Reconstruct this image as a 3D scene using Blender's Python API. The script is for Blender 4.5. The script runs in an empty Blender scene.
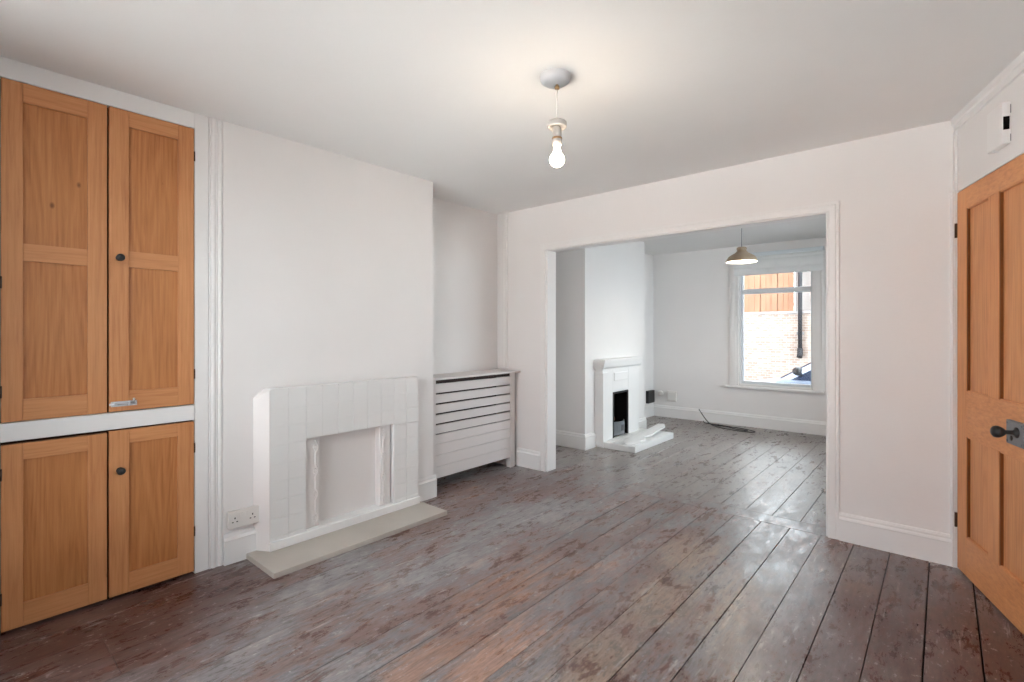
import bpy, bmesh, math, random
from mathutils import Vector, Matrix
random.seed(7)
PI = math.pi
SC = bpy.context.scene
COL = SC.collection

# ------------------------------------------------------------------ helpers
def new(): return bmesh.new()

def box(bm, x0, x1, y0, y1, z0, z1, mi=0, bev=0.0):
    return hexa(bm, [(x0,y0,z0),(x1,y0,z0),(x1,y1,z0),(x0,y1,z0),(x0,y0,z1),(x1,y0,z1),(x1,y1,z1),(x0,y1,z1)], mi, bev)

def hexa(bm, pts, mi=0, bev=0.0):
    v = [bm.verts.new(p) for p in pts]
    fs = [bm.faces.new([v[i] for i in q]) for q in ((0,3,2,1),(4,5,6,7),(0,1,5,4),(1,2,6,5),(2,3,7,6),(3,0,4,7))]
    for f in fs: f.material_index = mi
    bmesh.ops.recalc_face_normals(bm, faces=fs)
    if bev > 0:
        es = list({e for f in fs for e in f.edges})
        r = bmesh.ops.bevel(bm, geom=es, offset=bev, segments=2, profile=0.5, affect='EDGES')
        for f in r['faces']: f.material_index = mi
    return fs

def prism(bm, A, B, mi=0):
    a = [bm.verts.new(p) for p in A]; b = [bm.verts.new(p) for p in B]
    n = len(a); fs = [bm.faces.new(a), bm.faces.new(b[::-1])]
    for i in range(n):
        fs.append(bm.faces.new((a[i], a[(i+1)%n], b[(i+1)%n], b[i])))
    for f in fs: f.material_index = mi
    bmesh.ops.recalc_face_normals(bm, faces=fs)
    return fs

def sweep(bm, p0, p1, nrm, prof, mi=0):
    """profile of (out, up) pairs carried from p0 to p1 along a wall"""
    nrm = Vector(nrm).normalized()
    f = lambda p: [Vector(p) + nrm*o + Vector((0,0,z)) for o, z in prof]
    prism(bm, f(p0), f(p1), mi)

def tube(bm, pts, r, n=8, mi=0, caps=True):
    pts = [Vector(p) for p in pts]
    rr = r if isinstance(r, (list, tuple)) else [r]*len(pts)
    rings = []; up = None
    for i, p in enumerate(pts):
        d = (pts[min(i+1, len(pts)-1)] - pts[max(i-1, 0)]).normalized()
        if up is None:
            up = Vector((0,0,1)) if abs(d.z) < .9 else Vector((1,0,0))
        s = d.cross(up).normalized(); up = s.cross(d).normalized()
        rings.append([bm.verts.new(p + (s*math.cos(2*PI*k/n) + up*math.sin(2*PI*k/n))*rr[i]) for k in range(n)])
    for a, b in zip(rings, rings[1:]):
        for k in range(n):
            f = bm.faces.new((a[k], a[(k+1)%n], b[(k+1)%n], b[k])); f.smooth = True; f.material_index = mi
    if caps:
        for q in (rings[0][::-1], rings[-1]):
            f = bm.faces.new(q); f.material_index = mi

def lathe(bm, c, prof, n=32, mi=0, axis='Z', M=None):
    """prof: (radius, height) pairs; M maps local coordinates to the world"""
    c = Vector(c); rings = []
    def pt(r, h, a):
        p = Vector((r*math.cos(a), r*math.sin(a), h))
        return (M @ p if M else p) + c
    for r, h in prof:
        if r < 1e-6: rings.append([bm.verts.new(pt(0, h, 0))])
        else: rings.append([bm.verts.new(pt(r, h, 2*PI*k/n)) for k in range(n)])
    fs = []
    for a, b in zip(rings, rings[1:]):
        for k in range(n):
            q = [a[k % len(a)], a[(k+1) % len(a)], b[(k+1) % len(b)], b[k % len(b)]]
            u = []
            for v in q:
                if v not in u: u.append(v)
            if len(u) > 2:
                f = bm.faces.new(u); f.smooth = True; f.material_index = mi; fs.append(f)
    return fs

def wpos(o):
    p = Vector((0,0,0))
    while o: p += o.location; o = o.parent
    return p

def obj(name, bm, mats, parent=None, origin=None):
    me = bpy.data.meshes.new(name)
    off = wpos(parent) if parent else Vector((0,0,0))
    o = bpy.data.objects.new(name, me)
    if origin is not None:
        o.location = Vector(origin) - off; off = Vector(origin)
    elif parent: o.location = (0,0,0)
    bmesh.ops.translate(bm, verts=bm.verts, vec=-off)
    bm.to_mesh(me); bm.free()
    for m in (mats if isinstance(mats, (list, tuple)) else [mats]): me.materials.append(m)
    COL.objects.link(o)
    if parent: o.parent = parent
    return o

def tag(o, label=None, cat=None, group=None, kind=None):
    if label: o['label'] = label
    if cat: o['category'] = cat
    if group: o['group'] = group
    if kind: o['kind'] = kind
    return o

def thing(name, loc, label, cat, group=None, kind=None):
    o = bpy.data.objects.new(name, None); COL.objects.link(o); o.location = loc
    o.empty_display_size = .1
    return tag(o, label, cat, group, kind)

def struct(name, bm, m, label, cat, parent=None):
    o = obj(name, bm, m, parent)
    return tag(o, label, cat, None, 'structure')

# ------------------------------------------------------------------ materials
class NT:
    def __init__(s, name):
        s.m = bpy.data.materials.new(name); s.m.use_nodes = True
        s.t = s.m.node_tree; s.n = s.t.nodes; s.l = s.t.links
        s.b = s.n['Principled BSDF']
    def node(s, t, **kw):
        n = s.n.new(t)
        for k, v in kw.items(): setattr(n, k, v)
        return n
    def link(s, a, b): s.l.new(a, b)
    def val(s, sock, v):
        if hasattr(v, 'is_output') or isinstance(v, bpy.types.NodeSocket): s.link(v, sock)
        else: sock.default_value = v
    def coord(s, out='Object'): return s.node('ShaderNodeTexCoord').outputs[out]
    def mapping(s, vec, scale=(1,1,1), loc=(0,0,0), rot=(0,0,0)):
        n = s.node('ShaderNodeMapping'); s.link(vec, n.inputs[0])
        s.val(n.inputs['Scale'], scale); s.val(n.inputs['Location'], loc); n.inputs['Rotation'].default_value = rot
        return n.outputs[0]
    def noise(s, vec, scale, detail=4, rough=.55, dist=0):
        n = s.node('ShaderNodeTexNoise'); s.link(vec, n.inputs['Vector'])
        n.inputs['Scale'].default_value = scale; n.inputs['Detail'].default_value = detail
        n.inputs['Roughness'].default_value = rough; n.inputs['Distortion'].default_value = dist
        return n.outputs['Fac']
    def ramp(s, fac, stops, interp='LINEAR'):
        n = s.node('ShaderNodeValToRGB'); s.link(fac, n.inputs[0]); cr = n.color_ramp; cr.interpolation = interp
        while len(cr.elements) < len(stops): cr.elements.new(.5)
        for e, (p, c) in zip(cr.elements, stops):
            e.position = p; e.color = (c, c, c, 1) if not isinstance(c, (tuple, list)) else (*c, 1)
        return n.outputs[0]
    def mix(s, fac, a, b, mode='MIX'):
        n = s.node('ShaderNodeMix', data_type='RGBA', blend_type=mode); n.clamp_result = False
        s.val(n.inputs[0], fac)
        for i, v in ((6, a), (7, b)):
            if isinstance(v, tuple): n.inputs[i].default_value = (*v, 1)
            else: s.link(v, n.inputs[i])
        return n.outputs[2]
    def math(s, op, a, b=None, clamp=False):
        n = s.node('ShaderNodeMath', operation=op, use_clamp=clamp); s.val(n.inputs[0], a)
        if b is not None: s.val(n.inputs[1], b)
        return n.outputs[0]
    def bump(s, h, strength=.2, dist=.01):
        n = s.node('ShaderNodeBump'); s.link(h, n.inputs['Height'])
        n.inputs['Strength'].default_value = strength; n.inputs['Distance'].default_value = dist
        s.link(n.outputs[0], s.b.inputs['Normal'])
    def blob(s, vec, c, rad, edge=.5):
        """soft patch around a point of the floor: 1 inside, 0 outside"""
        mp = s.mapping(vec, scale=(1/rad[0], 1/rad[1], 0), loc=(-c[0]/rad[0], -c[1]/rad[1], 0))
        n = s.node('ShaderNodeVectorMath', operation='LENGTH'); s.link(mp, n.inputs[0])
        mr = s.node('ShaderNodeMapRange', interpolation_type='SMOOTHSTEP'); s.link(n.outputs['Value'], mr.inputs[0])
        mr.inputs[1].default_value = 1.0; mr.inputs[2].default_value = 1-edge if edge < 1 else 0
        mr.inputs[3].default_value = 0; mr.inputs[4].default_value = 1
        return mr.outputs[0]
    def set(s, color=None, rough=None, metal=None, spec=None):
        if color is not None: s.val(s.b.inputs['Base Color'], (*color, 1) if isinstance(color, tuple) else color)
        if rough is not None: s.val(s.b.inputs['Roughness'], rough)
        if metal is not None: s.b.inputs['Metallic'].default_value = metal
        if spec is not None: s.b.inputs['Specular IOR Level'].default_value = spec
        return s.m

def srgb(r, g, b):
    f = lambda c: (c/255/12.92) if c/255 <= .04045 else ((c/255+.055)/1.055)**2.4
    return (f(r), f(g), f(b))

def paint(name, c, rough=.6, bump=.08, scale=60, var=.03, spec=.3):
    m = NT(name); v = m.coord()
    n1 = m.noise(v, 2.2, 3); n2 = m.noise(v, scale, 4)
    lo = tuple(x*(1-var) for x in c); hi = tuple(min(1, x*(1+var)) for x in c)
    m.set(m.ramp(n1, [(.3, lo), (.7, hi)]), rough, 0, spec)
    if bump: m.bump(n2, bump, .004)
    return m.m

M = {}
M['wall'] = paint('wall_paint', srgb(229, 227, 226), .75, .12, 45, .012, .2)
M['ceiling'] = paint('ceiling_paint', srgb(230, 229, 228), .85, .08, 40, .012, .1)
M['wood_white'] = paint('white_gloss_paint', srgb(230, 229, 228), .38, .05, 30, .012, .45)
M['tile_white'] = paint('white_painted_tile', srgb(224, 224, 223), .4, .06, 70, .015, .4)
M['rad_white'] = paint('off_white_painted_boards', srgb(216, 212, 211), .5, .06, 40, .02, .35)
M['plaster'] = paint('white_plaster', srgb(222, 218, 216), .6, .15, 60, .02, .3)
M['upvc'] = paint('white_window_plastic', srgb(215, 221, 225), .3, 0, 30, .005, .5)
M['plastic'] = paint('white_plastic', srgb(222, 219, 215), .35, 0, 30, .01, .5)
M['holder'] = paint('grey_lamp_plastic', srgb(176, 172, 168), .5, 0, 30, .01, .3)  # plain grey, toned down so the bulb does not burn it out
M['rose'] = paint('white_ceiling_plastic', srgb(186, 186, 187), .5, 0, 30, .01, .4)
M['blind'] = paint('pale_blind_fabric', srgb(226, 228, 228), .9, .2, 260, .03, .1)
M['concrete'] = paint('grey_hearth_concrete', srgb(184, 177, 169), .8, .3, 120, .09, .25)
M['black_iron'] = paint('black_iron', (.012, .012, .013), .38, .12, 90, .2, .5)
M['grey_iron'] = paint('grey_iron', srgb(112, 116, 120), .45, .1, 90, .12, .5)
M['soot'] = paint('sooty_firebrick', (.014, .012, .011), .9, .5, 35, .4, .1)
M['black_plastic'] = paint('black_plastic', (.02, .02, .022), .4, 0, 30, .05, .5)
M['hole'] = paint('dark_hole', (.006, .006, .006), .8, 0, 30, .05, .1)
M['cable'] = paint('black_cable', (.018, .018, .018), .5, 0, 30, .05, .4)
M['dark_wood'] = paint('dark_brown_wood', srgb(46, 27, 16), .55, .1, 60, .2, .3)
M['carcass'] = paint('dark_cupboard_inside', srgb(52, 32, 20), .8, 0, 60, .2, .2)
M['shade'] = paint('taupe_enamel', srgb(166, 148, 126), .45, 0, 30, .03, .4)
M['shade_in'] = paint('white_enamel', srgb(240, 236, 228), .4, 0, 30, .01, .4)
M['log'] = paint('charred_log', srgb(120, 82, 60), .9, .5, 40, .5, .1)
M['hinge'] = paint('old_brown_iron', srgb(70, 48, 34), .5, .15, 90, .25, .4)
m = NT('steel'); M['steel'] = m.set(srgb(190, 190, 192), .3, 1.0)
m = NT('brass'); M['brass'] = m.set(srgb(150, 118, 84), .4, .8)

def pine(name, grain, hue=1.0, cathedral=False, deep=False):
    """stripped, waxed pine; the grain runs along axis `grain` (0, 1, 2)"""
    m = NT(name); v = m.coord()
    info = m.node('ShaderNodeObjectInfo')
    comb = m.node('ShaderNodeCombineXYZ')
    for i in range(3): m.link(m.math('MULTIPLY', info.outputs['Random'], 7.3+3*i), comb.inputs[i])
    vv = m.node('ShaderNodeVectorMath', operation='ADD'); m.link(v, vv.inputs[0]); m.link(comb.outputs[0], vv.inputs[1])
    v = vv.outputs[0]
    sc = [26, 26, 26]; sc[grain] = 1.1
    fine = m.noise(m.mapping(v, tuple(sc)), 3.2, 6, .62, .35)
    sc2 = [5.5, 5.5, 5.5]; sc2[grain] = .55
    if cathedral:
        base = m.noise(m.mapping(v, tuple(sc2)), 1.0, 2, .4, .2)
        rings = m.math('FRACT', m.math('MULTIPLY', base, 16.0))
        rings = m.math('ABSOLUTE', m.math('SUBTRACT', rings, .5))
        rings = m.math('MULTIPLY', rings, 2)
    else:
        base = m.noise(m.mapping(v, tuple(sc2)), 2.4, 3, .5, .3)
        rings = base
    big = m.noise(v, 2.3, 3, .5)
    k = hue
    light = tuple(x*k for x in srgb(207, 150, 103)); mid = tuple(x*k for x in srgb(193, 131, 84)); dark = tuple(x*k for x in srgb(166, 104, 60))
    if deep: light, mid, dark = (tuple(x*k for x in srgb(*q)) for q in ((200,138,84),(184,119,68),(152,92,48)))
    c = m.ramp(fine, [(.28, dark), (.5, mid), (.72, light)])
    c2 = m.ramp(rings, [(.1, dark), (.5, mid), (.9, light)])
    c = m.mix(.22 if cathedral else .3, c, c2)
    c = m.mix(m.ramp(big, [(.35, .0), (.75, .45)]), c, light)
    # knots
    sk = [3.4, 3.4, 3.4]; sk[grain] = 2.0
    vo = m.node('ShaderNodeTexVoronoi'); m.link(m.mapping(v, tuple(sk)), vo.inputs['Vector']); vo.inputs['Scale'].default_value = 1.6
    knot = m.ramp(vo.outputs['Distance'], [(.022, 1.0), (.055, 0.0)])
    c = m.mix(m.math('MULTIPLY', knot, .75), c, srgb(92, 50, 24))
    m.set(c, m.ramp(fine, [(.3, .42), (.7, .52)]), 0, .35)
    m.bump(fine, .08, .002)
    return m.m

M['pine_z'] = pine('pine_upright_grain', 2)
M['pine_y'] = pine('pine_cross_grain', 1)
M['pine_panel'] = pine('pine_panel_figure', 2, .95, True, True)
M['pine_pale_z'] = pine('pale_pine_upright_grain', 2, 1.2)
M['pine_pale_y'] = pine('pale_pine_cross_grain', 1, 1.2)
M['pine_pale_panel'] = pine('pale_pine_panel_figure', 2, 1.15, True)
M['pine_old_edge'] = paint('varnish_left_in_panel_edge', srgb(122, 70, 32), .5, .1, 60, .25, .3)

def floor_material():
    m = NT('worn_painted_floorboards'); v = m.coord()
    geo = m.node('ShaderNodeNewGeometry')
    rnd = geo.outputs['Random Per Island']
    off = m.node('ShaderNodeCombineXYZ'); m.link(m.math('MULTIPLY', rnd, 5.0), off.inputs[1]); m.link(m.math('MULTIPLY', rnd, 2.3), off.inputs[0])
    va = m.node('ShaderNodeVectorMath', operation='ADD'); m.link(v, va.inputs[0]); m.link(off.outputs[0], va.inputs[1]); vb = va.outputs[0]
    mp = lambda vec, k, dx=0: m.mapping(vec, (1, k, 1), (dx, dx*1.7, 0))
    A = m.noise(mp(v, .6), 2.1, 5, .6, .3)                 # broad tone, across boards
    B = m.noise(mp(vb, .35, 3.1), 7.0, 9, .70, .4)         # per board flaking
    C = m.noise(mp(v, .33, 7.7), 11.0, 10, .76, .5)          # flakes
    D = m.noise(mp(v, .36, 1.9), 28.0, 8, .76, .3)         # small flakes
    E = m.noise(mp(vb, .05, 5.3), 80.0, 4, .6)             # wood grain
    G = m.noise(mp(v, .8, 9.2), 55.0, 3, .6)               # specks
    H = m.noise(mp(v, .10, 4.4), 26.0, 6, .65, .3)         # long scuffs
    def add_(L): return L[0] if len(L) == 1 else m.math('ADD', L[0], add_(L[1:]))
    def add(*t): return add_([m.math('MULTIPLY', a, w) for a, w in t])
    def mul(*t):
        r = t[0]
        for q in t[1:]: r = m.math('MULTIPLY', r, q)
        return r
    def mx(*t):
        r = t[0]
        for q in t[1:]: r = m.math('MAXIMUM', r, q)
        return r
    blob = lambda x, y, rx, ry, e=.9: m.blob(v, (x, y), (rx, ry), e)
    dark = srgb(98, 72, 64); red = srgb(118, 90, 83); mauve = srgb(132, 112, 108); grey = srgb(152, 147, 148); slate = srgb(124, 119, 120)
    pale = srgb(196, 188, 184); orange = srgb(188, 132, 100); tan = srgb(176, 150, 128); black = srgb(72, 66, 66)
    # paint: brown-red coat under a greyed, scuffed film
    f = add((A, .30), (B, .22), (C, .26), (D, .22))
    c = m.ramp(f, [(.38, dark), (.445, red), (.488, mauve), (.51, slate), (.56, grey)])
    # orange bare wood
    ob = mx(blob(-1.62, 1.75, .34, .75), blob(-1.42, 1.35, .40, .55), mul(blob(-1.5, 1.9, .8, 1.5), .55), mul(blob(-1.95, 1.2, .5, .6), .6), mul(blob(-2.75, 2.7, .35, .4), .8))
    of = m.ramp(m.math('ADD', add((B, .4), (H, .3), (A, .3)), mul(m.math('SUBTRACT', ob, .5), .10)), [(.495, 0.0), (.565, 1.0)])
    c = m.mix(mul(of, m.ramp(ob, [(.02, 0.0), (.5, .68)])), c, m.ramp(E, [(.3, srgb(150, 106, 86)), (.65, srgb(184, 136, 108))]))
    # tan walkway
    tb = mx(blob(-1.08, 2.75, .26, .5), blob(-1.0, 2.2, .24, .6), blob(-1.0, 1.6, .22, .5), blob(-.30, 2.93, .12, .14), mul(blob(-.02, 2.87, .16, .16), .8), mul(blob(-.75, 2.3, .3, .8), .5))
    tf = m.ramp(m.math('ADD', add((C, .5), (D, .3), (H, .2)), mul(m.math('SUBTRACT', tb, .5), .10)), [(.475, 0.0), (.54, 1.0)])
    c = m.mix(mul(tf, m.ramp(tb, [(.02, 0.0), (.5, .75)])), c, m.ramp(E, [(.3, srgb(156, 132, 115)), (.65, srgb(180, 158, 140))]))
    # black marks in the walkway
    kb = mx(blob(-.9, 2.2, .16, .22), blob(-1.17, 2.5, .12, .2), blob(-.96, 1.65, .1, .16), blob(-1.2, 1.4, .1, .14), mul(blob(-1.1, 2.0, .7, 1.2), .55))
    kf = m.ramp(m.math('ADD', add((C, .45), (D, .55)), mul(kb, .05)), [(.555, 0.0), (.575, 1.0)])
    c = m.mix(mul(kf, m.ramp(kb, [(.02, 0.0), (.4, .6)])), c, srgb(92, 86, 86))
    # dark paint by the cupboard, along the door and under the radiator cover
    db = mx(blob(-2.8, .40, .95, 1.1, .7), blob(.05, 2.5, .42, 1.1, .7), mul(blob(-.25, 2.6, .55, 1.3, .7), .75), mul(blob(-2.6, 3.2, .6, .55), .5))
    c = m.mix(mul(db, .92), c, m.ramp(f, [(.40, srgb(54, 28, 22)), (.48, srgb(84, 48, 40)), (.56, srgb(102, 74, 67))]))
    # grey bloom of the paint, partly floor sheen put into the colour
    gb = mx(blob(-2.15, 1.7, .55, 1.3), mul(blob(-1.9, 5.3, 2.4, 2.0, .3), .9), mul(blob(-.55, 2.9, .35, .9), .7))
    gf = m.ramp(add((A, .5), (C, .5)), [(.40, .1), (.54, .85)])
    c = m.mix(mul(gb, gf, .65), c, m.ramp(B, [(.40, srgb(122, 117, 117)), (.52, srgb(144, 140, 140)), (.62, srgb(168, 165, 165))]))
    # pale scuffs, specks and flakes
    c = m.mix(m.ramp(H, [(.62, 0.0), (.67, .5)]), c, pale)
    c = m.mix(m.ramp(H, [(.33, .5), (.38, 0.0)]), c, srgb(98, 74, 66))
    c = m.mix(m.ramp(add((D, .6), (G, .4)), [(.575, 0.0), (.61, .55)]), c, pale)
    c = m.mix(m.ramp(D, [(.34, .38), (.41, 0.0)]), c, srgb(100, 76, 70))
    c = m.mix(m.ramp(G, [(.73, 0.0), (.77, .8)]), c, srgb(222, 216, 210))
    c = m.mix(m.ramp(E, [(.28, .35), (.45, 0.0)]), c, srgb(70, 54, 50))
    bk = m.blob(v, (-1.6, 5.45), (3.2, 2.0), .25)  # far room grey-brown, with some of its sheen put into the colour
    c = m.mix(mul(bk, .85), c, m.ramp(add((A, .4), (C, .6)), [(.4, srgb(120, 111, 107)), (.6, srgb(152, 145, 141))]))
    fg = m.noise(mp(v, .22, 6.6), 70.0, 6, .7)
    c = m.mix(1.0, c, m.ramp(fg, [(.36, .72), (.5, 1.0), (.64, 1.2)]), 'MULTIPLY')
    c = m.mix(1.0, c, m.ramp(rnd, [(0, .90), (1, 1.08)]), 'MULTIPLY')
    r = m.ramp(add((C, .6), (D, .4)), [(.42, .22), (.56, .42)])
    m.set(c, r, 0, .5)
    m.bump(add((C, 1.0), (D, .6), (E, .4)), .14, .003)
    return m.m
M['floor'] = floor_material()
M['gap'] = paint('dark_board_gap', (.012, .009, .008), .9, 0, 30, .1, .1)

def glass():
    m = NT('window_glass'); m.n.remove(m.b)
    out = m.n['Material Output']; tr = m.node('ShaderNodeBsdfTransparent'); gl = m.node('ShaderNodeBsdfGlossy')
    gl.inputs['Roughness'].default_value = .02; fr = m.node('ShaderNodeFresnel'); fr.inputs[0].default_value = 1.45
    tr.inputs[0].default_value = (.97, .99, .98, 1)
    mx = m.node('ShaderNodeMixShader'); m.link(fr.outputs[0], mx.inputs[0]); m.link(tr.outputs[0], mx.inputs[1]); m.link(gl.outputs[0], mx.inputs[2])
    m.link(mx.outputs[0], out.inputs[0]); return m.m
M['glass'] = glass()

def emit(name, c, s):
    m = NT(name); m.b.inputs['Base Color'].default_value = (.9, .88, .85, 1)
    m.b.inputs['Emission Color'].default_value = (*c, 1); m.b.inputs['Emission Strength'].default_value = s
    return m.m
BULB = 58.0
PEND = 260.0
M['bulb'] = emit('lit_bulb', (1.0, .80, .58), BULB)
M['bulb2'] = emit('lit_pendant_bulb', (1.0, .88, .72), PEND)

# ------------------------------------------------------------------ main dimensions (metres)
XL, XB, XB2, HC = -3.25, -2.906, -2.847, 2.376      # alcove wall, chimney breast faces, ceiling
YP0, YP1, YF, YB = 3.54, 3.667, 6.95, -.35           # partition, window wall, rear wall
OPL, OPR, OPZ = -2.67, -.527, 1.975                 # the opening between the rooms
DH = Vector((.0605, 3.512, 0)); DD = Vector((.30, -.954, 0)).normalized(); DN = Vector((-.954, -.30, 0)).normalized()
def W(t, o, z): return DH + DD*t + DN*o + Vector((0,0,z))
def wbox(bm, t0, t1, o0, o1, z0, z1, mi=0, bev=0):
    return hexa(bm, [W(t0,o0,z0),W(t1,o0,z0),W(t1,o1,z0),W(t0,o1,z0),W(t0,o0,z1),W(t1,o0,z1),W(t1,o1,z1),W(t0,o1,z1)], mi, bev)

# ------------------------------------------------------------------ floor
bm = new()
box(bm, XL-.2, 1.6, YB-.2, YF+.15, -.25, -.014, 1)
P0, PER = -.0561, .1694
def board(x0, x1, y0, y1, g0=.0008, g1=.0008, ge=.0008):
    dz = random.uniform(-.0005, .0005)
    a = (x0+g0, x1-g1, y0+ge, y1-ge); b = .001
    v = [(a[0],a[2],-.013),(a[1],a[2],-.013),(a[1],a[3],-.013),(a[0],a[3],-.013)]
    w = [(a[0],a[2],-b+dz),(a[1],a[2],-b+dz),(a[1],a[3],-b+dz),(a[0],a[3],-b+dz)]
    t = [(a[0]+b,a[2]+b,dz),(a[1]-b,a[2]+b,dz),(a[1]-b,a[3]-b,dz),(a[0]+b,a[3]-b,dz)]
    L = [[bm.verts.new(p) for p in q] for q in (v, w, t)]
    for A, B in ((L[0], L[1]), (L[1], L[2])):
        for i in range(4): bm.faces.new((A[i], A[(i+1)%4], B[(i+1)%4], B[i]))
    bm.faces.new(L[2])
def gap(k): return (random.choice((.0012,.0016)) if k < -11 else random.choice((.0010,.0015,.0019)) if k < -4 else random.choice((.0014,.0019)) if k < 0 else .0028)
gaps = {k: gap(k) for k in range(-21, 11)}
for k in range(-20, 9):
    x0 = P0 + k*PER; x1 = x0 + PER
    xa, xb = max(x0, XL), min(x1, 1.4)
    if xb - xa > .01:
        ys = [YB, YP0]
        if k in (-15, -14): ys.insert(1, .435)
        elif k in (-12, -18): ys.insert(1, random.uniform(1.2, 3.0))
        for a, b in zip(ys, ys[1:]): board(xa, xb, a, b, gaps[k], gaps[k+1])
    x0 += .027; x1 += .027; xa, xb = max(x0, XL), min(x1, .4)
    if xb - xa > .01:
        ys = [YP1+.033, YF]
        if k % 5 == 0: ys.insert(1, random.uniform(4.4, 6.4))
        for a, b in zip(ys, ys[1:]): board(xa, xb, a, b, gaps[k]*.9, gaps[k+1]*.9)
board(XL, -1.75, YP0, YP1+.033, .001, .0006, .0007); board(-1.75, .4, YP0, YP1+.033, .0006, .001, .0007)
o = struct('floor', bm, [M['floor'], M['gap']], 'bare worn floorboards running through both rooms', 'floor')

# ------------------------------------------------------------------ shell
bm = new(); box(bm, XL-.2, 1.75, YB-.25, YF+.15, HC, HC+.15)
struct('ceiling', bm, M['ceiling'], 'plain white ceiling over both rooms', 'ceiling')
bm = new(); box(bm, XL-.25, 1.8, YB-.3, YF+.2, HC+.15, 12.0)
M['brick'] = paint('plain_house_brick', srgb(150, 100, 80), .9, .3, 40, .1, .1)
struct('tall_upper_block', bm, M['brick'], 'storeys above the room, made extra tall to block the rear sky', 'upper storey')  # unseen storeys, raised extra tall to keep rear sky off the street

bm = new(); box(bm, XL-.2, XL, YB-.25, YF+.15, -.25, HC)
struct('wall_left', bm, M['wall'], 'white wall at the back of the alcoves', 'wall')
bm = new(); box(bm, XL, XB, .993, 2.442, -.012, HC)
struct('wall_chimney', bm, M['wall'], 'white chimney breast behind the tiled fireplace surround', 'chimney breast')

# back chimney breast with a fire opening
bm = new()
y0, y1, f0, f1, fz = 4.454, 5.834, 4.87, 5.225, .575
box(bm, XL, XB2, y0, f0, -.012, HC); box(bm, XL, XB2, f1, y1, -.012, HC); box(bm, XL, XB2, f0, f1, fz, HC)
bmesh.ops.remove_doubles(bm, verts=bm.verts, dist=1e-5)
struct('wall_chimney_far', bm, M['wall'], 'white chimney breast in the far room with a small fireplace', 'chimney breast')

# partition with the wide opening
bm = new()
box(bm, XL, OPL, YP0, YP1, -.012, HC); box(bm, OPR, .12, YP0, YP1, -.012, HC); box(bm, OPL, OPR, YP0, YP1, OPZ, HC)
struct('wall_partition', bm, M['wall'], 'white wall with the wide opening to the far room', 'wall')

# window wall
WX0, WX1, WZ0, WZ1 = -2.045, -1.19, .545, 2.13
def wall_with_hole(y0, y1, xa, xb, x0, x1, z0, z1):
    bm = new()
    box(bm, xa, x0, y0, y1, -.25, HC); box(bm, x1, xb, y0, y1, -.25, HC)
    box(bm, x0, x1, y0, y1, -.25, z0); box(bm, x0, x1, y0, y1, z1, HC)
    return bm
struct('wall_far', wall_with_hole(YF, YF+.13, XL, .3, WX0, WX1, WZ0, WZ1), M['wall'], 'far white wall with the street window', 'wall')
HY0, HY1, HZ0, HZ1 = 4.3, 6.3, .5, 2.25
bm = new(); box(bm, .12, .3, YP0, HY0, -.25, HC); box(bm, .12, .3, HY1, YF+.13, -.25, HC); box(bm, .12, .3, HY0, HY1, -.25, HZ0); box(bm, .12, .3, HY0, HY1, HZ1, HC)
struct('wall_right_far', bm, M['wall'], 'white right wall of the far room', 'wall')
RX0, RX1, RZ0, RZ1 = -2.6, -.2, .12, 2.34
struct('wall_rear', wall_with_hole(YB-.13, YB, XL, 1.6, RX0, RX1, RZ0, RZ1), M['wall'], 'white rear wall with a wide window', 'wall')

# slanting wall that carries the pine door
bm = new()
T0, T1, TZ0, TZ1 = 2.2, 3.2, .85, 2.15
wbox(bm, -.12, T0, -.2, -.05, -.25, HC); wbox(bm, T1, 4.2, -.2, -.05, -.25, HC); wbox(bm, T0, T1, -.2, -.05, -.25, TZ0); wbox(bm, T0, T1, -.2, -.05, TZ1, HC)
wbox(bm, -.12, -.004, -.05, 0, -.012, HC); wbox(bm, .776, T0, -.05, 0, -.012, HC); wbox(bm, T1, 4.2, -.05, 0, -.012, HC); wbox(bm, T0, T1, -.05, 0, -.012, TZ0); wbox(bm, T0, T1, -.05, 0, TZ1, HC); wbox(bm, -.004, .776, -.05, 0, 1.983, HC)
struct('wall_right', bm, M['wall'], 'white slanting wall around the pine door', 'wall')

# ------------------------------------------------------------------ trims
SK = [(0,0),(.019,0),(.019,.122),(.021,.128),(.017,.136),(.012,.142),(.012,.152),(.006,.163),(0,.165)]
bm = new(); sweep(bm, (OPR+.058,YP0,0), (.07,YP0,0), (0,-1,0), SK)
struct('baseboard_right', bm, M['wood_white'], 'white skirting board between the opening and the pine door', 'skirting board')
bm = new(); sweep(bm, (-3.0,YP0,0), (OPL-.055,YP0,0), (0,-1,0), SK)
struct('baseboard_partition', bm, M['wood_white'], 'short white skirting beside the slatted radiator cover', 'skirting board')
bm = new(); sweep(bm, (XB,.993,0), (XB,1.20,0), (1,0,0), SK)
struct('baseboard_left', bm, M['wood_white'], 'white skirting under the double socket', 'skirting board')
bm = new(); sweep(bm, (XB,2.222,0), (XB,2.461,0), (1,0,0), SK); sweep(bm, (XB,2.442,0), (XL,2.442,0), (0,1,0), SK)
struct('baseboard_chimney', bm, M['wood_white'], 'white skirting right of the tiled surround', 'skirting board')
bm = new(); sweep(bm, (XB2,4.454,0), (XL,4.454,0), (0,-1,0), SK); sweep(bm, (XB2,4.435,0), (XB2,4.66,0), (1,0,0), SK)
struct('baseboard_chimney_far_left', bm, M['wood_white'], 'white skirting on the near corner of the far chimney breast', 'skirting board')
bm = new(); sweep(bm, (XB2,5.53,0), (XB2,5.853,0), (1,0,0), SK); sweep(bm, (XB2,5.834,0), (XL,5.834,0), (0,1,0), SK)
struct('baseboard_chimney_far_right', bm, M['wood_white'], 'white skirting on the far corner of the far chimney breast', 'skirting board')
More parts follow.
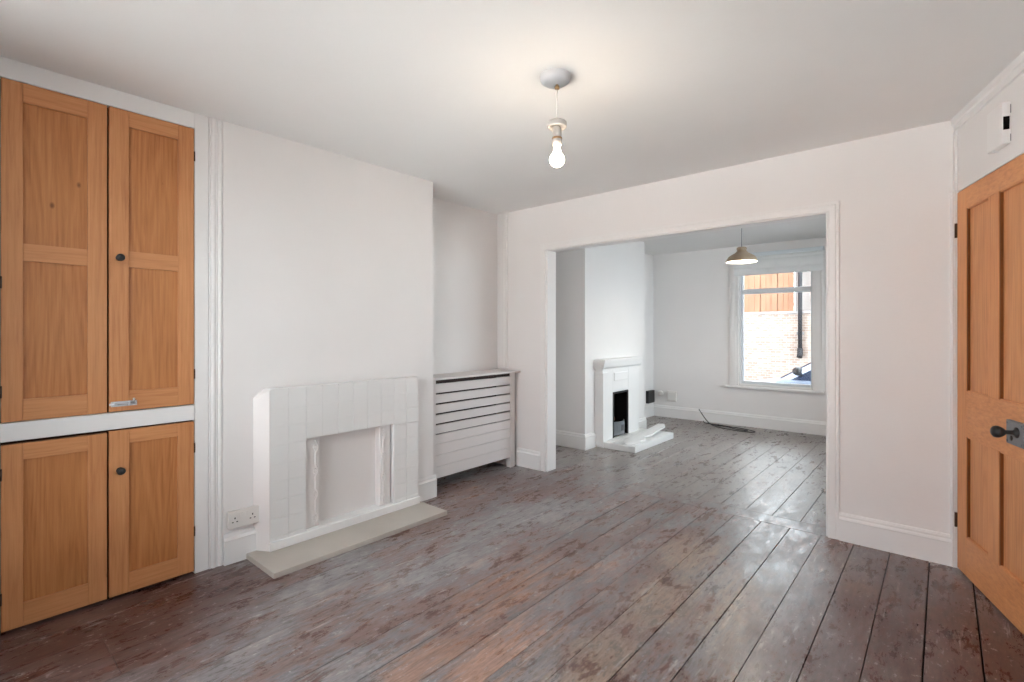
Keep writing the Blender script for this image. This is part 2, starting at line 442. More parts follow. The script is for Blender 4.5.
bm = new(); sweep(bm, (XL,YF,0), (.12,YF,0), (0,-1,0), SK)
struct('baseboard_far', bm, M['wood_white'], 'white skirting under the street window', 'skirting board')
bm = new(); sweep(bm, (XL,5.834,0), (XL,YF,0), (1,0,0), SK); sweep(bm, (XL,YP1,0), (XL,4.454,0), (1,0,0), SK)
struct('baseboard_left_far', bm, M['wood_white'], 'white skirting in the alcoves of the far room', 'skirting board')

# architrave and lining of the opening
bm = new()
PR = [(-.011,0),(0,-.0),(.010,0),(.013,.006),(.013,.036),(.010,.040),(.011,.044),(.011,.057),(0,.057)][1:]
def arch_v(x, s, z1):
    A = [(x+s*w, YP0-o_, 0) for o_, w in PR]; B = [(x+s*w, YP0-o_, z1+w) for o_, w in PR]
    prism(bm, A, B)
arch_v(OPL, -1, OPZ); arch_v(OPR, 1, OPZ)
prism(bm, [(OPL-w, YP0-o_, OPZ+w) for o_, w in PR], [(OPR+w, YP0-o_, OPZ+w) for o_, w in PR])
box(bm, OPL-.001, OPL+.012, YP0+.002, YP1+.004, 0, OPZ); box(bm, OPR-.012, OPR+.001, YP0+.002, YP1+.004, 0, OPZ)
box(bm, OPL, OPR, YP0+.002, YP1+.004, OPZ-.006, OPZ+.001)
struct('trim_1', bm, M['wood_white'], 'white architrave framing the wide opening', 'architrave')
# upright boards in the alcove corner
bm = new(); box(bm, -3.199, -3.122, YP0-.022, YP0, .9, HC, 0, .003); box(bm, -3.249, -3.199, YP0-.012, YP0, .9, HC, 0, .003); box(bm, -3.175,-3.148, YP0-.03, YP0-.02, .9, HC, 0, .004)
struct('trim_2', bm, M['wood_white'], 'narrow upright white moulding in the alcove corner', 'moulding')
# cornice boxing over the door
bm = new()
CP = [(0,0),(.012,0),(.014,.026),(.022,.030),(.022,.064),(0,.064)]
prism(bm, [W(-.02,o_,2.312+z) for o_, z in CP], [W(4.1,o_,2.312+z) for o_, z in CP])
struct('trim_3', bm, M['wood_white'], 'white boxed moulding along the ceiling above the pine door', 'moulding')
# door post
bm = new(); wbox(bm, -.062, -.006, 0, .012, 0, HC-.066, 0, .003); wbox(bm, -.045, -.006, .012, .022, 0, 1.99, 0, .003)
struct('trim_4', bm, M['wood_white'], 'slim white door post left of the pine door', 'door post')

# ------------------------------------------------------------------ room door
dr = thing('door_1', W(0,0,0), 'old stripped pine panel door in the slanting wall', 'door', None, 'structure')
bm = new()
DW = .77; F0, F1 = -.034, .004
ST = [(0, .105), (.665, .77)]; MU = (.335, .435)
RL = [(.008, .205), (.715, .945), (1.872, 1.977)]
for a, b in ST: wbox(bm, a, b, F0, F1, .008, 1.977, 0, .0025)
for a, b in RL: wbox(bm, .105, .665, F0, F1, a, b, 1, .0015)
for a, b in ((.205,.715),(.945,1.872)): wbox(bm, *MU, F0, F1, a, b, 0, .0015)
obj('door_frame', bm, [M['pine_pale_z'], M['pine_pale_y']], dr)
for z0, z1 in ((.205,.715),(.945,1.872)):
    for a, b in ((.105,.335),(.435,.665)):
        bm = new(); wbox(bm, a-.002, b+.002, -.022, -.010, z0-.002, z1+.002)
        p = obj('panel', bm, M['pine_pale_panel'], dr, W(a, 0, z0))
        bm = new()
        wbox(bm, a, a+.008, -.0102, .001, z0, z1, 0)
        wbox(bm, b-.004, b, -.0102, .001, z0, z1, 1)
        wbox(bm, a+.008, b-.004, -.0102, .001, z1-.005, z1, 1); wbox(bm, a+.008, b-.004, -.0102, .001, z0, z0+.005, 1)
        obj('panel_moulding', bm, [M['pine_old_edge'], M['pine_pale_z']], p)
def hinge_w(z):
    bm = new(); tube(bm, [W(-.006,.008,z-.038), W(-.006,.008,z+.038)], .006, 8)
    wbox(bm, -.012, .001, -.002, .006, z-.035, z+.035)
    tag(obj('hinge', bm, M['hinge'], dr), 'brown iron butt hinge')
hinge_w(1.78); hinge_w(.257)
bm = new(); wbox(bm, .545, .68, .004, .022, .775, .875, 0, .003)
for t, z in ((.556,.787),(.556,.863),(.669,.787),(.669,.863)): lathe(bm, W(t,.022,z), [(.005,0),(.005,.001),(.003,.003),(0,.003)], 10, 0, M=Matrix((DD, Vector((0,0,1)), DN)).transposed())
lk = tag(obj('rim_lock', bm, M['grey_iron'], dr), 'grey iron rim lock case')
MD = Matrix((DD, Vector((0,0,1)), DN)).transposed()
bm = new(); KC = W(.632, .022, .832)
lathe(bm, KC, [(.022,0),(.022,.004),(.012,.008),(.009,.014),(.009,.036),(.014,.040),(.020,.048),(.0245,.058),(.025,.066),(.022,.074),(.014,.080),(0,.082)], 24, 0, M=MD)
tag(obj('door_knob', bm, M['black_iron'], lk), 'round black iron knob')
bm = new(); lathe(bm, W(.59,.022,.802), [(.011,0),(.011,.003),(.004,.004),(0,.004)], 14, 0, M=MD)
obj('keyhole_cover', bm, M['black_iron'], lk)

# white box over the door
bx = thing('bell_box', W(.45,0,2.055), 'small white painted box on the wall above the pine door', 'box')
bm = new(); wbox(bm, .395, .532, 0, .030, 2.056, 2.235, 0, .003)
obj('casing', bm, M['wood_white'], bx)
bm = new(); wbox(bm, .531, .535, .006, .026, 2.116, 2.172, 0, .001)
tag(obj('socket_hole', bm, M['hole'], bx), 'black slot in the end of the box')
for z0, z1 in ((2.065, 2.095), (2.185, 2.222)):
    bm = new(); wbox(bm, .531, .5335, .0005, .003, z0, z1); obj('edge_gap', bm, M['grey_iron'], bx)

# ------------------------------------------------------------------ built-in cupboard
XC = -2.915
cb = thing('built_in_cupboard', (XC, .5, 0), 'built-in alcove cupboard with four stripped pine doors in a white frame', 'cupboard')
bm = new(); box(bm, XL+.001, XC-.028, .06, .99, 0, HC-.002); obj('carcass', bm, M['carcass'], cb)
bm = new()
FX0, FX1 = XC-.03, XC+.002
box(bm, FX0, FX1, .0, .162, 0, HC, 0, .002); box(bm, FX0, FX1, .861, .926, 0, HC, 0, .002)
box(bm, FX0, FX1, .162, .861, 2.294, HC, 0, .002); box(bm, FX0, FX1+.004, .162, .861, .793, .871, 0, .004)
obj('face_frame', bm, M['wood_white'], cb)
bm = new()
MP = [(-.03,0)]
for i, (w, d) in enumerate(((.012,.004),(.020,.010),(.012,.006),(.022,.011))):
    yb = sum(q for q, _ in ((.012,.004),(.020,.010),(.012,.006),(.022,.011))[:i])
    for k in range(1, 6): MP.append((d*(.65+.35*math.sin(PI*k/6)), yb + w*k/6))
    MP.append((d*.6, yb+w))
MP.append((-.03, .066))
prism(bm, [(XC+o_, .926+y, 0) for o_, y in MP], [(XC+o_, .926+y, HC) for o_, y in MP])
tag(obj('pilaster_moulding', bm, M['wood_white'], cb), 'reeded white upright moulding')
MX = Matrix((Vector((0,1,0)), Vector((0,0,1)), Vector((1,0,0)))).transposed()
def cup_door(y0, y1, z0, z1, py0, py1, panels, label, front=.0):
    bm = new(); a, b = XC-.022+front, XC+.002+front
    box(bm, a, b, y0, py0, z0, z1, 0, .0018); box(bm, a, b, py1, y1, z0, z1, 0, .0018)
    zs = [z0] + [q for p in panels for q in p] + [z1]
    for i in range(0, len(zs), 2): box(bm, a, b, py0, py1, zs[i], zs[i+1], 1, .0012)
    d = tag(obj('cupboard_door', bm, [M['pine_z'], M['pine_y']], cb, (XC, y0, z0)), label)
    for p0, p1 in panels:
        bm = new(); box(bm, a+.004, b-.009, py0-.003, py1+.003, p0-.003, p1+.003)
        obj('panel', bm, M['pine_panel'], d, (XC, py0, p0))
    return d
def knob(d, y, z, f=.002):
    bm = new(); lathe(bm, (XC+f, y, z), [(.014,0),(.014,.003),(.007,.005),(.0065,.014),(.012,.018),(.0165,.024),(.017,.030),(.013,.036),(.006,.038),(0,.0385)], 20, 0, M=MX)
    tag(obj('knob', bm, M['black_iron'], d), 'black round knob')
def hinge_x(d, y, z):
    bm = new(); tube(bm, [(XC+.004, y, z-.025), (XC+.004, y, z+.025)], .0032, 8); box(bm, XC-.003, XC+.004, y-.004, y+.004, z-.024, z+.024)
    tag(obj('hinge', bm, M['hinge'], d), 'old brown hinge')
d1 = cup_door(.165, .5065, .874, 2.291, .229, .437, [(.965,1.545),(1.618,2.211)], 'upper pine door without a knob')
d2 = cup_door(.5135, .858, .876, 2.291, .587, .788, [(.968,1.552),(1.628,2.216)], 'upper pine door with a black knob and steel bolt', .003)
d3 = cup_door(.165, .5065, .014, .780, .230, .439, [(.111,.711)], 'lower pine door without a knob')
d4 = cup_door(.5135, .858, .016, .786, .588, .786, [(.108,.721)], 'lower pine door with a black knob', .003)
knob(d2, .551, 1.593, .005); knob(d4, .553, .599, .005)
for d, y, zz in ((d2,.8595,(2.15,1.03)), (d4,.8595,(.65,.22)), (d1,.1635,(1.45,1.0)), (d3,.1635,(.66,.15))):
    for z in zz: hinge_x(d, y, z)
bm = new(); box(bm, XC+.005, XC+.008, .519, .618, .898, .922, 0, .001)
tube(bm, [(XC+.012, .512, .910), (XC+.012, .612, .910)], .0055, 10)
for y in (.535, .585): box(bm, XC+.006, XC+.019, y-.006, y+.006, .902, .918, 0, .002)
tube(bm, [(XC+.012, .602, .910), (XC+.024, .602, .918), (XC+.030, .602, .934)], [.004,.004,.005], 8)
tag(obj('slide_bolt', bm, M['steel'], d2), 'small steel slide bolt')

# ------------------------------------------------------------------ front fireplace
hs = tag(obj('hearth_slab', (lambda b: (box(b, XB-.0, -2.545, 1.103, 2.262, .0, .030, 0, .003), b)[1])(new()), M['concrete'], None, (-2.72, 1.68, 0)),
         'flat grey concrete hearth slab in front of the tiled surround', 'hearth')
fs = thing('fireplace_surround', (-2.86, 1.715, .03), 'low white painted tiled fireplace surround with a boarded-up opening', 'fireplace')
FX = -2.815; Y0, Y1, ZT = 1.200, 2.228, .918; OY0, OY1, OZ = 1.405, 2.018, .62
bm = new()
fx = FX-.003
XS = XB+.002
box(bm, XS, fx, Y0, OY0, .03, ZT); box(bm, XS, fx, OY1, Y1, .03, ZT); box(bm, XS, fx, OY0, OY1, OZ, ZT)
# tiles, 4 inch, painted over
n = 10; tw = (Y1-Y0)/n; zb = .10; nz = 8; th = (ZT-zb)/nz
for i in range(n):
    for k in range(-1, nz):
        a, b = Y0+i*tw, Y0+(i+1)*tw; c_, d_ = zb+k*th, zb+(k+1)*th
        c_ = max(c_, .03)
        if i in (2,3,4,5,6,7) and d_ <= OZ+.04: continue
        if i in (2,3,4,5,6,7): c_ = max(c_, OZ)
        j = random.uniform(-.0005, .0005)
        box(bm, fx-.002, FX+j, a+.0009, b-.0009, c_+.0009, d_-.0009, 0, .0012)
for i in range(n):
    box(bm, XB+.012, FX+.001, Y0+i*tw+.0009, Y0+(i+1)*tw-.0009, ZT-.002, ZT+.008, 0, .002)
obj('tiled_face', bm, M['tile_white'], fs)
bm = new()
prism(bm, [(XS,1.145,.03),(XS,Y0+.002,.03),(FX,Y0+.002,.03),(FX,Y0-.004,.03)], [(XS,1.145,.875),(XS,Y0+.002,.925),(FX,Y0+.002,.925),(FX,Y0-.004,.92)])
tag(obj('side_fillet', bm, M['plaster'], fs), 'splayed plaster side')
bm = new(); box(bm, XS, FX+.014, Y0-.006, Y1+.008, .03, .078, 0, .004); box(bm, XS, FX+.002, OY0+.001, OY1-.001, .03, .084, 0, .003)
obj('plinth', bm, M['wood_white'], fs)
bm = new(); box(bm, XS, -2.892, OY0+.001, OY1-.001, .08, OZ-.001)
tag(obj('back_panel', bm, M['plaster'], fs), 'white board closing the opening')
def pilaster(a, b, ym):
    bm = new(); box(bm, -2.893, -2.836, a, b, .084, OZ-.001, 0, .003)
    p = obj('pilaster', bm, M['plaster'], fs)
    bm = new(); X = -2.836; pts = []
    for k in range(61):
        z = .10 + .50*k/60
        s = 0
        for zc in (.135, .275, .415, .555):
            dz = abs(z-zc)
            if dz < .034: s = .015*math.cos(dz/.034*PI/2)
        pts.append((X+.001, ym + s, z))
    tube(bm, pts, .006, 8)
    for zc in (.135, .275, .415, .555):
        tube(bm, [(X+.002, ym-.004+.009*math.cos(2*PI*k/12), zc+.013*math.sin(2*PI*k/12)) for k in range(13)], .0042, 6)
    tag(obj('relief_ornament', bm, M['plaster'], p), 'raised scrolling ornament')
pilaster(OY0+.004, 1.499, 1.474); pilaster(1.925, OY1-.012, 1.950)

# double sockets
def double_socket(c, label):
    """c: centre on a wall facing +x"""
    s = thing('double_socket', c, label, 'socket')
    x, y, z = c
    bm = new(); box(bm, x, x+.028, y-.076, y+.076, z-.044, z+.044, 0, .004); obj('back_box', bm, M['plastic'], s)
    bm = new(); box(bm, x+.028, x+.034, y-.079, y+.079, z-.047, z+.047, 0, .003); obj('face_plate', bm, M['plastic'], s)
    for dy in (-.012, .012):
        bm = new(); box(bm, x+.033, x+.038, y+dy-.006, y+dy+.006, z+.008, z+.032, 0, .002); obj('rocker_switch', bm, M['plastic'], s)
    for dy in (-.045, .045):
        bm = new()
        box(bm, x+.0335, x+.0345, y+dy-.003, y+dy+.003, z+.004, z+.013); 
        for q in (-.011, .011): box(bm, x+.0335, x+.0345, y+dy+q-.004, y+dy+q+.004, z-.014, z-.009)
        tag(obj('pin_holes', bm, M['hole'], s), 'three dark pin holes')
    return s
double_socket((XB, 1.085, .236), 'white double socket on the wall between cupboard and tiled surround')

# ------------------------------------------------------------------ radiator cover
RXF = -3.0
rc = thing('radiator_cover', (RXF-.1, 2.99, 0), 'white slatted wooden radiator cover with a flat top in the alcove', 'radiator cover')
bm = new(); box(bm, XL+.002, -2.962, 2.488, 3.536, .868, .886, 0, .004); obj('cover_top', bm, M['rad_white'], rc)
for a, b in ((2.488, 2.545), (3.430, 3.492)):
    bm = new(); box(bm, RXF-.045, RXF+.004, a, b, .0, .868, 0, .002); obj('corner_post', bm, M['rad_white'], rc)
bm = new(); box(bm, XL+.004, RXF-.045, 3.470, 3.488, .0, .868); obj('side_panel', bm, M['rad_white'], rc)
bm = new(); box(bm, RXF-.19, RXF-.17, 2.545, 3.43, .06, .868); tag(obj('backing_board', bm, M['dark_wood'], rc), 'dark brown wood behind the slats')
bm = new(); box(bm, RXF-.062, RXF-.006, 2.545, 3.43, .840, .868); tag(obj('top_rail', bm, M['dark_wood'], rc), 'dark brown rail under the top')
edges = [.835, .757, .677, .597, .517, .437, .362, .275, .185, .093]
for i, (a, b) in enumerate(zip(edges, edges[1:])):
    g = .0075 if i < 5 else .0008
    bm = new(); box(bm, RXF-.018, RXF, 2.535, 3.440, b+g*.9, a-g*.9 if i else a, 0, .0012)
    obj('slat', bm, M['rad_white'], rc)

# ------------------------------------------------------------------ far room fireplace
ff = thing('fireplace', (-2.8, 5.09, 0), 'small white fireplace with black grate in the far room', 'fireplace')
SX = -2.752; sy0, sy1 = 4.655, 5.49
bm = new()
box(bm, XB2, SX, sy0, f0, .0, .86, 0, .004); box(bm, XB2, SX, f1, sy1, .0, .86, 0, .004); box(bm, XB2, SX, f0, f1, fz, .86, 0, .004)
box(bm, SX-.004, SX+.010, f0+.02, f1-.02, .70, .79, 0, .004)
box(bm, XB2, SX+.012, sy0-.012, sy0+.10, .0, .80, 0, .004)
obj('surround', bm, M['wood_white'], ff)
bm = new()
MPF = [(0,.842),(.102,.842),(.110,.850),(.122,.862),(.130,.90),(.138,.930),(.138,.945),(0,.945)]
prism(bm, [(XB2+o_, sy0-.028, z) for o_, z in MPF], [(XB2+o_, sy1+.02, z) for o_, z in MPF])
obj('mantel_shelf', bm, M['wood_white'], ff)
bm = new()
box(bm, XB2, -2.372, 4.655, 5.61, .0, .066, 0, .006)
for i in range(3):
    for k in range(6): box(bm, XB2+.006+i*.155, XB2+.006+i*.155+.152, 4.665+k*.156, 4.665+k*.156+.153, .064, .069, 0, .0015)
tag(obj('raised_hearth', bm, M['tile_white'], ff), 'raised white tiled hearth')
bm = new()
t_ = .02
box(bm, XL+.02, XL+.04, f0+.002, f1-.002, .07, fz); box(bm, XL+.04, SX-.01, f0+.0005, f0+.012, .07, fz-.0005); box(bm, XL+.04, SX-.01, f1-.012, f1-.0005, .07, fz-.0005)
box(bm, XL+.04, SX-.01, f0+.012, f1-.012, fz-.012, fz-.0005); box(bm, XL+.04, SX-.02, f0+.012, f1-.012, .0665, .08)
tag(obj('firebox', bm, M['soot'], ff), 'sooty black fire opening')
bm = new()
box(bm, SX-.012, SX+.004, f0+.001, f0+.022, .07, fz-.002, 0, .002); box(bm, SX-.012, SX+.004, f1-.022, f1-.001, .07, fz-.002, 0, .002); box(bm, SX-.012, SX+.004, f0+.022, f1-.022, fz-.022, fz-.002, 0, .002)
obj('iron_frame', bm, M['black_iron'], ff)
gr = None
bm = new(); ym = (f0+f1)/2; A = []; B = []; hw = .135
def bowx(y): return SX-.03 + .05*(1-((y-ym)/hw)**2)
ys = [ym-hw+2*hw*k/16 for k in range(17)]
for z0, z1 in ((.085,.125), (.195,.235)):
    for y, y2 in zip(ys, ys[1:]):
        prism(bm, [(bowx(y)-.012,y,z0),(bowx(y),y,z0),(bowx(y2),y2,z0),(bowx(y2)-.012,y2,z0)], [(bowx(y)-.012,y,z1),(bowx(y),y,z1),(bowx(y2),y2,z1),(bowx(y2)-.012,y2,z1)])
for i, y in enumerate(ys):
    if i % 2 == 0: box(bm, bowx(y)-.011, bowx(y)-.001, y-.006, y+.006, .12, .20)
for y, y2 in zip(ys[:7], ys[1:8]): prism(bm, [(bowx(y)-.010,y,.12),(bowx(y)-.002,y,.12),(bowx(y2)-.002,y2,.12),(bowx(y2)-.010,y2,.12)], [(bowx(y)-.010,y,.20),(bowx(y)-.002,y,.20),(bowx(y2)-.002,y2,.20),(bowx(y2)-.010,y2,.20)])
gr = tag(obj('fire_basket_front', bm, M['grey_iron'], ff), 'grey bowed iron basket front')
bm = new()
for k, (a, b) in enumerate((((-2.98, ym-.11, .20), (-2.90, ym+.10, .24)), ((-2.93, ym-.03, .22), (-3.02, ym+.02, .42)), ((-3.0, ym+.09, .19), (-2.95, ym-.02, .30)))):
    a, b = Vector(a), Vector(b); tube(bm, [a.lerp(b, q/6)+Vector((random.uniform(-.004,.004),)*3) for q in range(7)], [random.uniform(.026,.034) for q in range(7)], 9)
lg = obj('burnt_log', bm, M['log'], None, (-2.95, ym, .19)); tag(lg, 'burnt brown logs inside the black grate of the far fireplace', 'logs')

# broken white board lying across the hearth
def plank(name, pts, z, th, label):
    bm = new(); prism(bm, [(x, y, z_) for (x, y), z_ in zip(pts, z)], [(x, y, z_+th) for (x, y), z_ in zip(pts, z)])
    return tag(obj(name, bm, M['wood_white'], None, (pts[0][0], pts[0][1], min(z))), label, 'board')
p_ = [(-2.395,4.70),(-2.44,4.62),(-2.50,4.66),(-2.54,4.73),(-2.56,4.80),(-2.60,5.45),(-2.62,5.74),(-2.56,5.78),(-2.50,5.66),(-2.49,5.50),(-2.45,5.20),(-2.47,5.05),(-2.41,4.96),(-2.44,4.88),(-2.38,4.80)]
plank('loose_board', p_, [.0705 + max(0, y-4.9)*.04 for _, y in p_], .020, 'broken white board lying across the raised far hearth')

# sockets and plates in the far room
bm = new(); box(bm, XL, XL+.045, 6.70, 6.90, .205, .385, 0, .005)
s = tag(obj('black_box', bm, M['black_plastic'], None, (XL, 6.8, .205)), 'square black box on the alcove wall beside the far chimney breast', 'box')
bm = new(); box(bm, -3.03, -2.89, YF-.022, YF, .235, .385, 0, .006); box(bm, -3.018, -2.902, YF-.03, YF-.02, .25, .37, 0, .005)
tag(obj('wall_plate', bm, M['plastic'], None, (-2.96, YF, .235)), 'square white plate low on the far wall left of the window', 'wall plate')
bm = new(); lathe(bm, (-3.135, YF, .335), [(0,.003),(.04,.003),(.04,-.010),(.034,-.014),(0,-.014)], 20, 0, M=Matrix(((1,0,0),(0,0,1),(0,1,0))))
tag(obj('blanking_disc', bm, M['plastic'], None, (-3.135, YF, .335)), 'faint round white disc beside the square white plate', 'wall plate')

# cable
def smooth(pts, n=8):
    P = [Vector(p) for p in pts]; out = []
    for i in range(len(P)-1):
        p0, p1, p2, p3 = P[max(i-1,0)], P[i], P[i+1], P[min(i+2,len(P)-1)]
        for k in range(n):
            t = k/n
            out.append(.5*((2*p1)+(-p0+p2)*t+(2*p0-5*p1+4*p2-p3)*t*t+(-p0+3*p1-3*p2+p3)*t**3))
    return out + [P[-1]]
bm = new()
tube(bm, smooth([(-2.56,6.915,.165),(-2.50,6.86,.115),(-2.42,6.78,.06),(-2.33,6.70,.02),(-2.22,6.62,.009),(-2.05,6.545,.009),(-1.85,6.52,.009),(-1.755,6.56,.009),(-1.77,6.62,.009),(-1.9,6.69,.009),(-2.1,6.735,.009),(-2.3,6.76,.010),(-2.42,6.77,.012),(-2.46,6.80,.03)]), .0055, 8)
tube(bm, smooth([(-2.40,6.80,.012),(-2.25,6.70,.011),(-2.10,6.63,.024),(-1.98,6.60,.012),(-1.84,6.605,.009)]), .0055, 8)
tag(obj('loose_cable', bm, M['cable'], None, (-2.2, 6.7, 0)), 'loop of loose black cable on the floor under the window', 'cable')

# ------------------------------------------------------------------ far window
w1 = thing('window_1', ((WX0+WX1)/2, YF, WZ0), 'white framed street window in the far room', 'window', None, 'structure')
def win(parent, x0, x1, z0, z1, yc, fw, transom=None, mull=None, d=.06):
    bm = new()
    a, b = yc-d/2, yc+d/2
    box(bm, x0, x0+fw, a, b, z0, z1, 0, .004); box(bm, x1-fw, x1, a, b, z0, z1, 0, .004)
    box(bm, x0+fw, x1-fw, a, b, z0, z0+fw, 0, .004); box(bm, x0+fw, x1-fw, a, b, z1-fw, z1, 0, .004)
    if transom: box(bm, x0+fw, x1-fw, a-.004, b, transom-.032, transom+.032, 0, .004)
    if mull: box(bm, mull-.03, mull+.03, a, b, z0+fw, z1-fw, 0, .004)
    obj('window_frame', bm, M['upvc'], parent)
    zs = [(z0+fw, z1-fw)] if not transom else [(z0+fw, transom-.032), (transom+.032, z1-fw)]
    xs = [(x0+fw, x1-fw)] if not mull else [(x0+fw, mull-.03), (mull+.03, x1-fw)]
    for p, q in zs:
        for r, s_ in xs:
            bm = new(); box(bm, r-.004, s_+.004, yc-.003, yc+.003, p-.004, q+.004); obj('pane', bm, M['glass'], parent)
win(w1, WX0, WX1, WZ0+.01, WZ1, YF+.085, .034, 1.772)
bm = new(); box(bm, -1.60, -1.50, YF+.040, YF+.056, 1.775, 1.790, 0, .003); tag(obj('fanlight_handle', bm, M['plastic'], w1), 'white fanlight handle')
bm = new(); box(bm, WX0-.17, WX1+.12, YF-.045, YF+.05, .500, .528, 0, .006); box(bm, WX0, WX1, YF+.03, YF+.06, .515, .556, 0, .004)
obj('window_sill', bm, M['wood_white'], w1)
bm = new()
for a, b in ((WX0-.115, WX0), (WX1, WX1+.125)):
    box(bm, a, b, YF-.018, YF+.002, .528, 2.21, 0, .004); box(bm, a+.03, b-.03, YF-.024, YF-.016, .528, 2.2, 0, .004)
box(bm, WX0-.115, WX1+.125, YF-.018, YF+.002, WZ1, 2.24, 0, .004)
box(bm, WX0-.001, WX0+.012, YF, YF+.056, .528, WZ1); box(bm, WX1-.012, WX1+.001, YF, YF+.056, .528, WZ1)
obj('window_casing', bm, M['wood_white'], w1)

bl = thing('roman_blind', (-1.57, YF-.03, 1.98), 'pale grey blind folded up at the top of the street window', 'blind')
bx0, bx1 = -2.085, -1.07
bm = new(); box(bm, bx0+.08, bx1, YF-.075, YF-.026, 2.215, 2.262, 0, .004); obj('headrail', bm, M['upvc'], bl)
for k, (z0, z1, y) in enumerate(((2.14, 2.222, .050), (2.05, 2.17, .072), (1.975, 2.10, .062))):
    bm = new(); pts = []
    for q in range(9):
        s_ = q/8; pts.append((YF-y-.014*math.sin(PI*s_), z0+(z1-z0)*s_))
    back = [(yy+.006, zz) for yy, zz in pts[::-1]]
    prism(bm, [(bx0, a, b) for a, b in pts+back], [(bx1, a, b) for a, b in pts+back])
    obj('fabric_fold', bm, M['blind'], bl)
for x in (-1.86, -1.58, -1.32):
    bm = new(); box(bm, x-.012, x+.012, YF-.094, YF-.088, 2.0, 2.15, 0, .002); tag(obj('ladder_tape', bm, M['blind'], bl), 'grey tape')
bm = new(); tube(bm, [(-2.06, YF-.03, 2.0), (-2.062, YF-.03, 1.45)], .003, 6); obj('pull_cord', bm, M['plastic'], bl); bm = new(); tube(bm, [(-1.105, YF-.03, 2.0), (-1.1, YF-.03, .9)], .003, 6)
obj('pull_cord', bm, M['plastic'], bl)

# rear window behind the camera
w2 = thing('window_2', ((RX0+RX1)/2, YB, RZ0), 'wide white glazed garden window in the rear wall', 'window', None, 'structure')
win(w2, RX0, RX1, RZ0, RZ1, YB-.08, .05, None, (RX0+RX1)/2)
bm = new(); box(bm, RX0-.05, RX1+.05, YB-.13, YB+.03, RZ0-.03, RZ0, 0, .005); obj('window_sill', bm, M['wood_white'], w2)

w3 = thing('side_fill_window', W((T0+T1)/2, 0, TZ0), 'unseen white framed window added in the slanting wall for fill light', 'window', None, 'structure')  # unseen window, added as fill light for the cupboard side
bm = new()
for q in ((T0,T0+.05,TZ0,TZ1),(T1-.05,T1,TZ0,TZ1),(T0+.05,T1-.05,TZ0,TZ0+.05),(T0+.05,T1-.05,TZ1-.05,TZ1),((T0+T1)/2-.025,(T0+T1)/2+.025,TZ0+.05,TZ1-.05)): wbox(bm, q[0], q[1], -.15, -.09, q[2], q[3], 0, .004)
obj('window_frame', bm, M['upvc'], w3)
for a, b in ((T0+.05,(T0+T1)/2-.025),((T0+T1)/2+.025,T1-.05)):
    bm = new(); wbox(bm, a-.004, b+.004, -.123, -.117, TZ0+.046, TZ1-.046); obj('pane', bm, M['glass'], w3)
bm = new(); wbox(bm, T0-.04, T1+.04, -.2, .03, TZ0-.03, TZ0, 0, .005); obj('window_sill', bm, M['wood_white'], w3)

w4 = thing('far_fill_window', (.12, (HY0+HY1)/2, HZ0), 'unseen white framed window added in the right wall to brighten the far room', 'window', None, 'structure')  # unseen window, added to brighten the far room
bm = new()
for q in ((HY0,HY0+.05,HZ0,HZ1),(HY1-.05,HY1,HZ0,HZ1),(HY0+.05,HY1-.05,HZ0,HZ0+.05),(HY0+.05,HY1-.05,HZ1-.05,HZ1)): box(bm, .20, .26, q[0], q[1], q[2], q[3], 0, .004)
obj('window_frame', bm, M['upvc'], w4)
bm = new(); box(bm, .227, .233, HY0+.046, HY1-.046, HZ0+.046, HZ1-.046); obj('pane', bm, M['glass'], w4)
bm = new(); box(bm, .09, .3, HY0-.04, HY1+.04, HZ0-.03, HZ0, 0, .005); obj('window_sill', bm, M['wood_white'], w4)

# ------------------------------------------------------------------ lamps
LX, LY = -1.285, 1.784
pl = thing('bare_bulb_pendant', (LX, LY, HC), 'bare lit bulb hanging on a short white flex from the near ceiling', 'light')
bm = new(); lathe(bm, (LX-.008, LY-.002, HC), [(.068,0),(.068,-.012),(.062,-.024),(.048,-.034),(.028,-.040),(0,-.042)], 36)
obj('ceiling_rose', bm, M['rose'], pl)
bm = new(); lathe(bm, (LX, LY, HC-.036), [(.007,0),(.007,-.01),(.011,-.012),(.011,-.022),(.006,-.026),(0,-.026)], 16); obj('cord_grip', bm, M['brass'], pl)
bm = new(); tube(bm, [(LX, LY, HC-.05), (LX, LY, 2.165)], .0032, 8); obj('flex', bm, M['plastic'], pl)
bm = new(); lathe(bm, (LX, LY, 2.172), [(.006,.012),(.012,.004),(.040,0),(.043,-.004),(.043,-.022),(.039,-.027),(.03,-.020),(0,-.018)], 36)
obj('shade_ring', bm, M['holder'], pl)
bm = new(); lathe(bm, (LX, LY, 2.155), [(.010,0),(.018,-.008),(.020,-.03),(.020,-.045),(.017,-.048),(.017,-.054),(.021,-.056),(.021,-.085),(.015,-.088),(0,-.088)], 24)
lh = obj('lamp_holder', bm, M['holder'], pl)
bm = new(); lathe(bm, (LX, LY, 2.155), [(.0215,-.052),(.0225,-.054),(.0225,-.059),(.0215,-.061)], 24); tag(obj('collar_ring', bm, M['brass'], lh), 'brown collar ring')
bm = new()
prof = [(.013,.060),(.015,.036)] + [(.032*math.sin(a), .032*math.cos(a)) for a in [PI*k/18 for k in range(4, 18)]] + [(0,-.032)]
lathe(bm, (LX, LY, 2.006), prof, 28)
obj('bulb', bm, M['bulb'], pl)

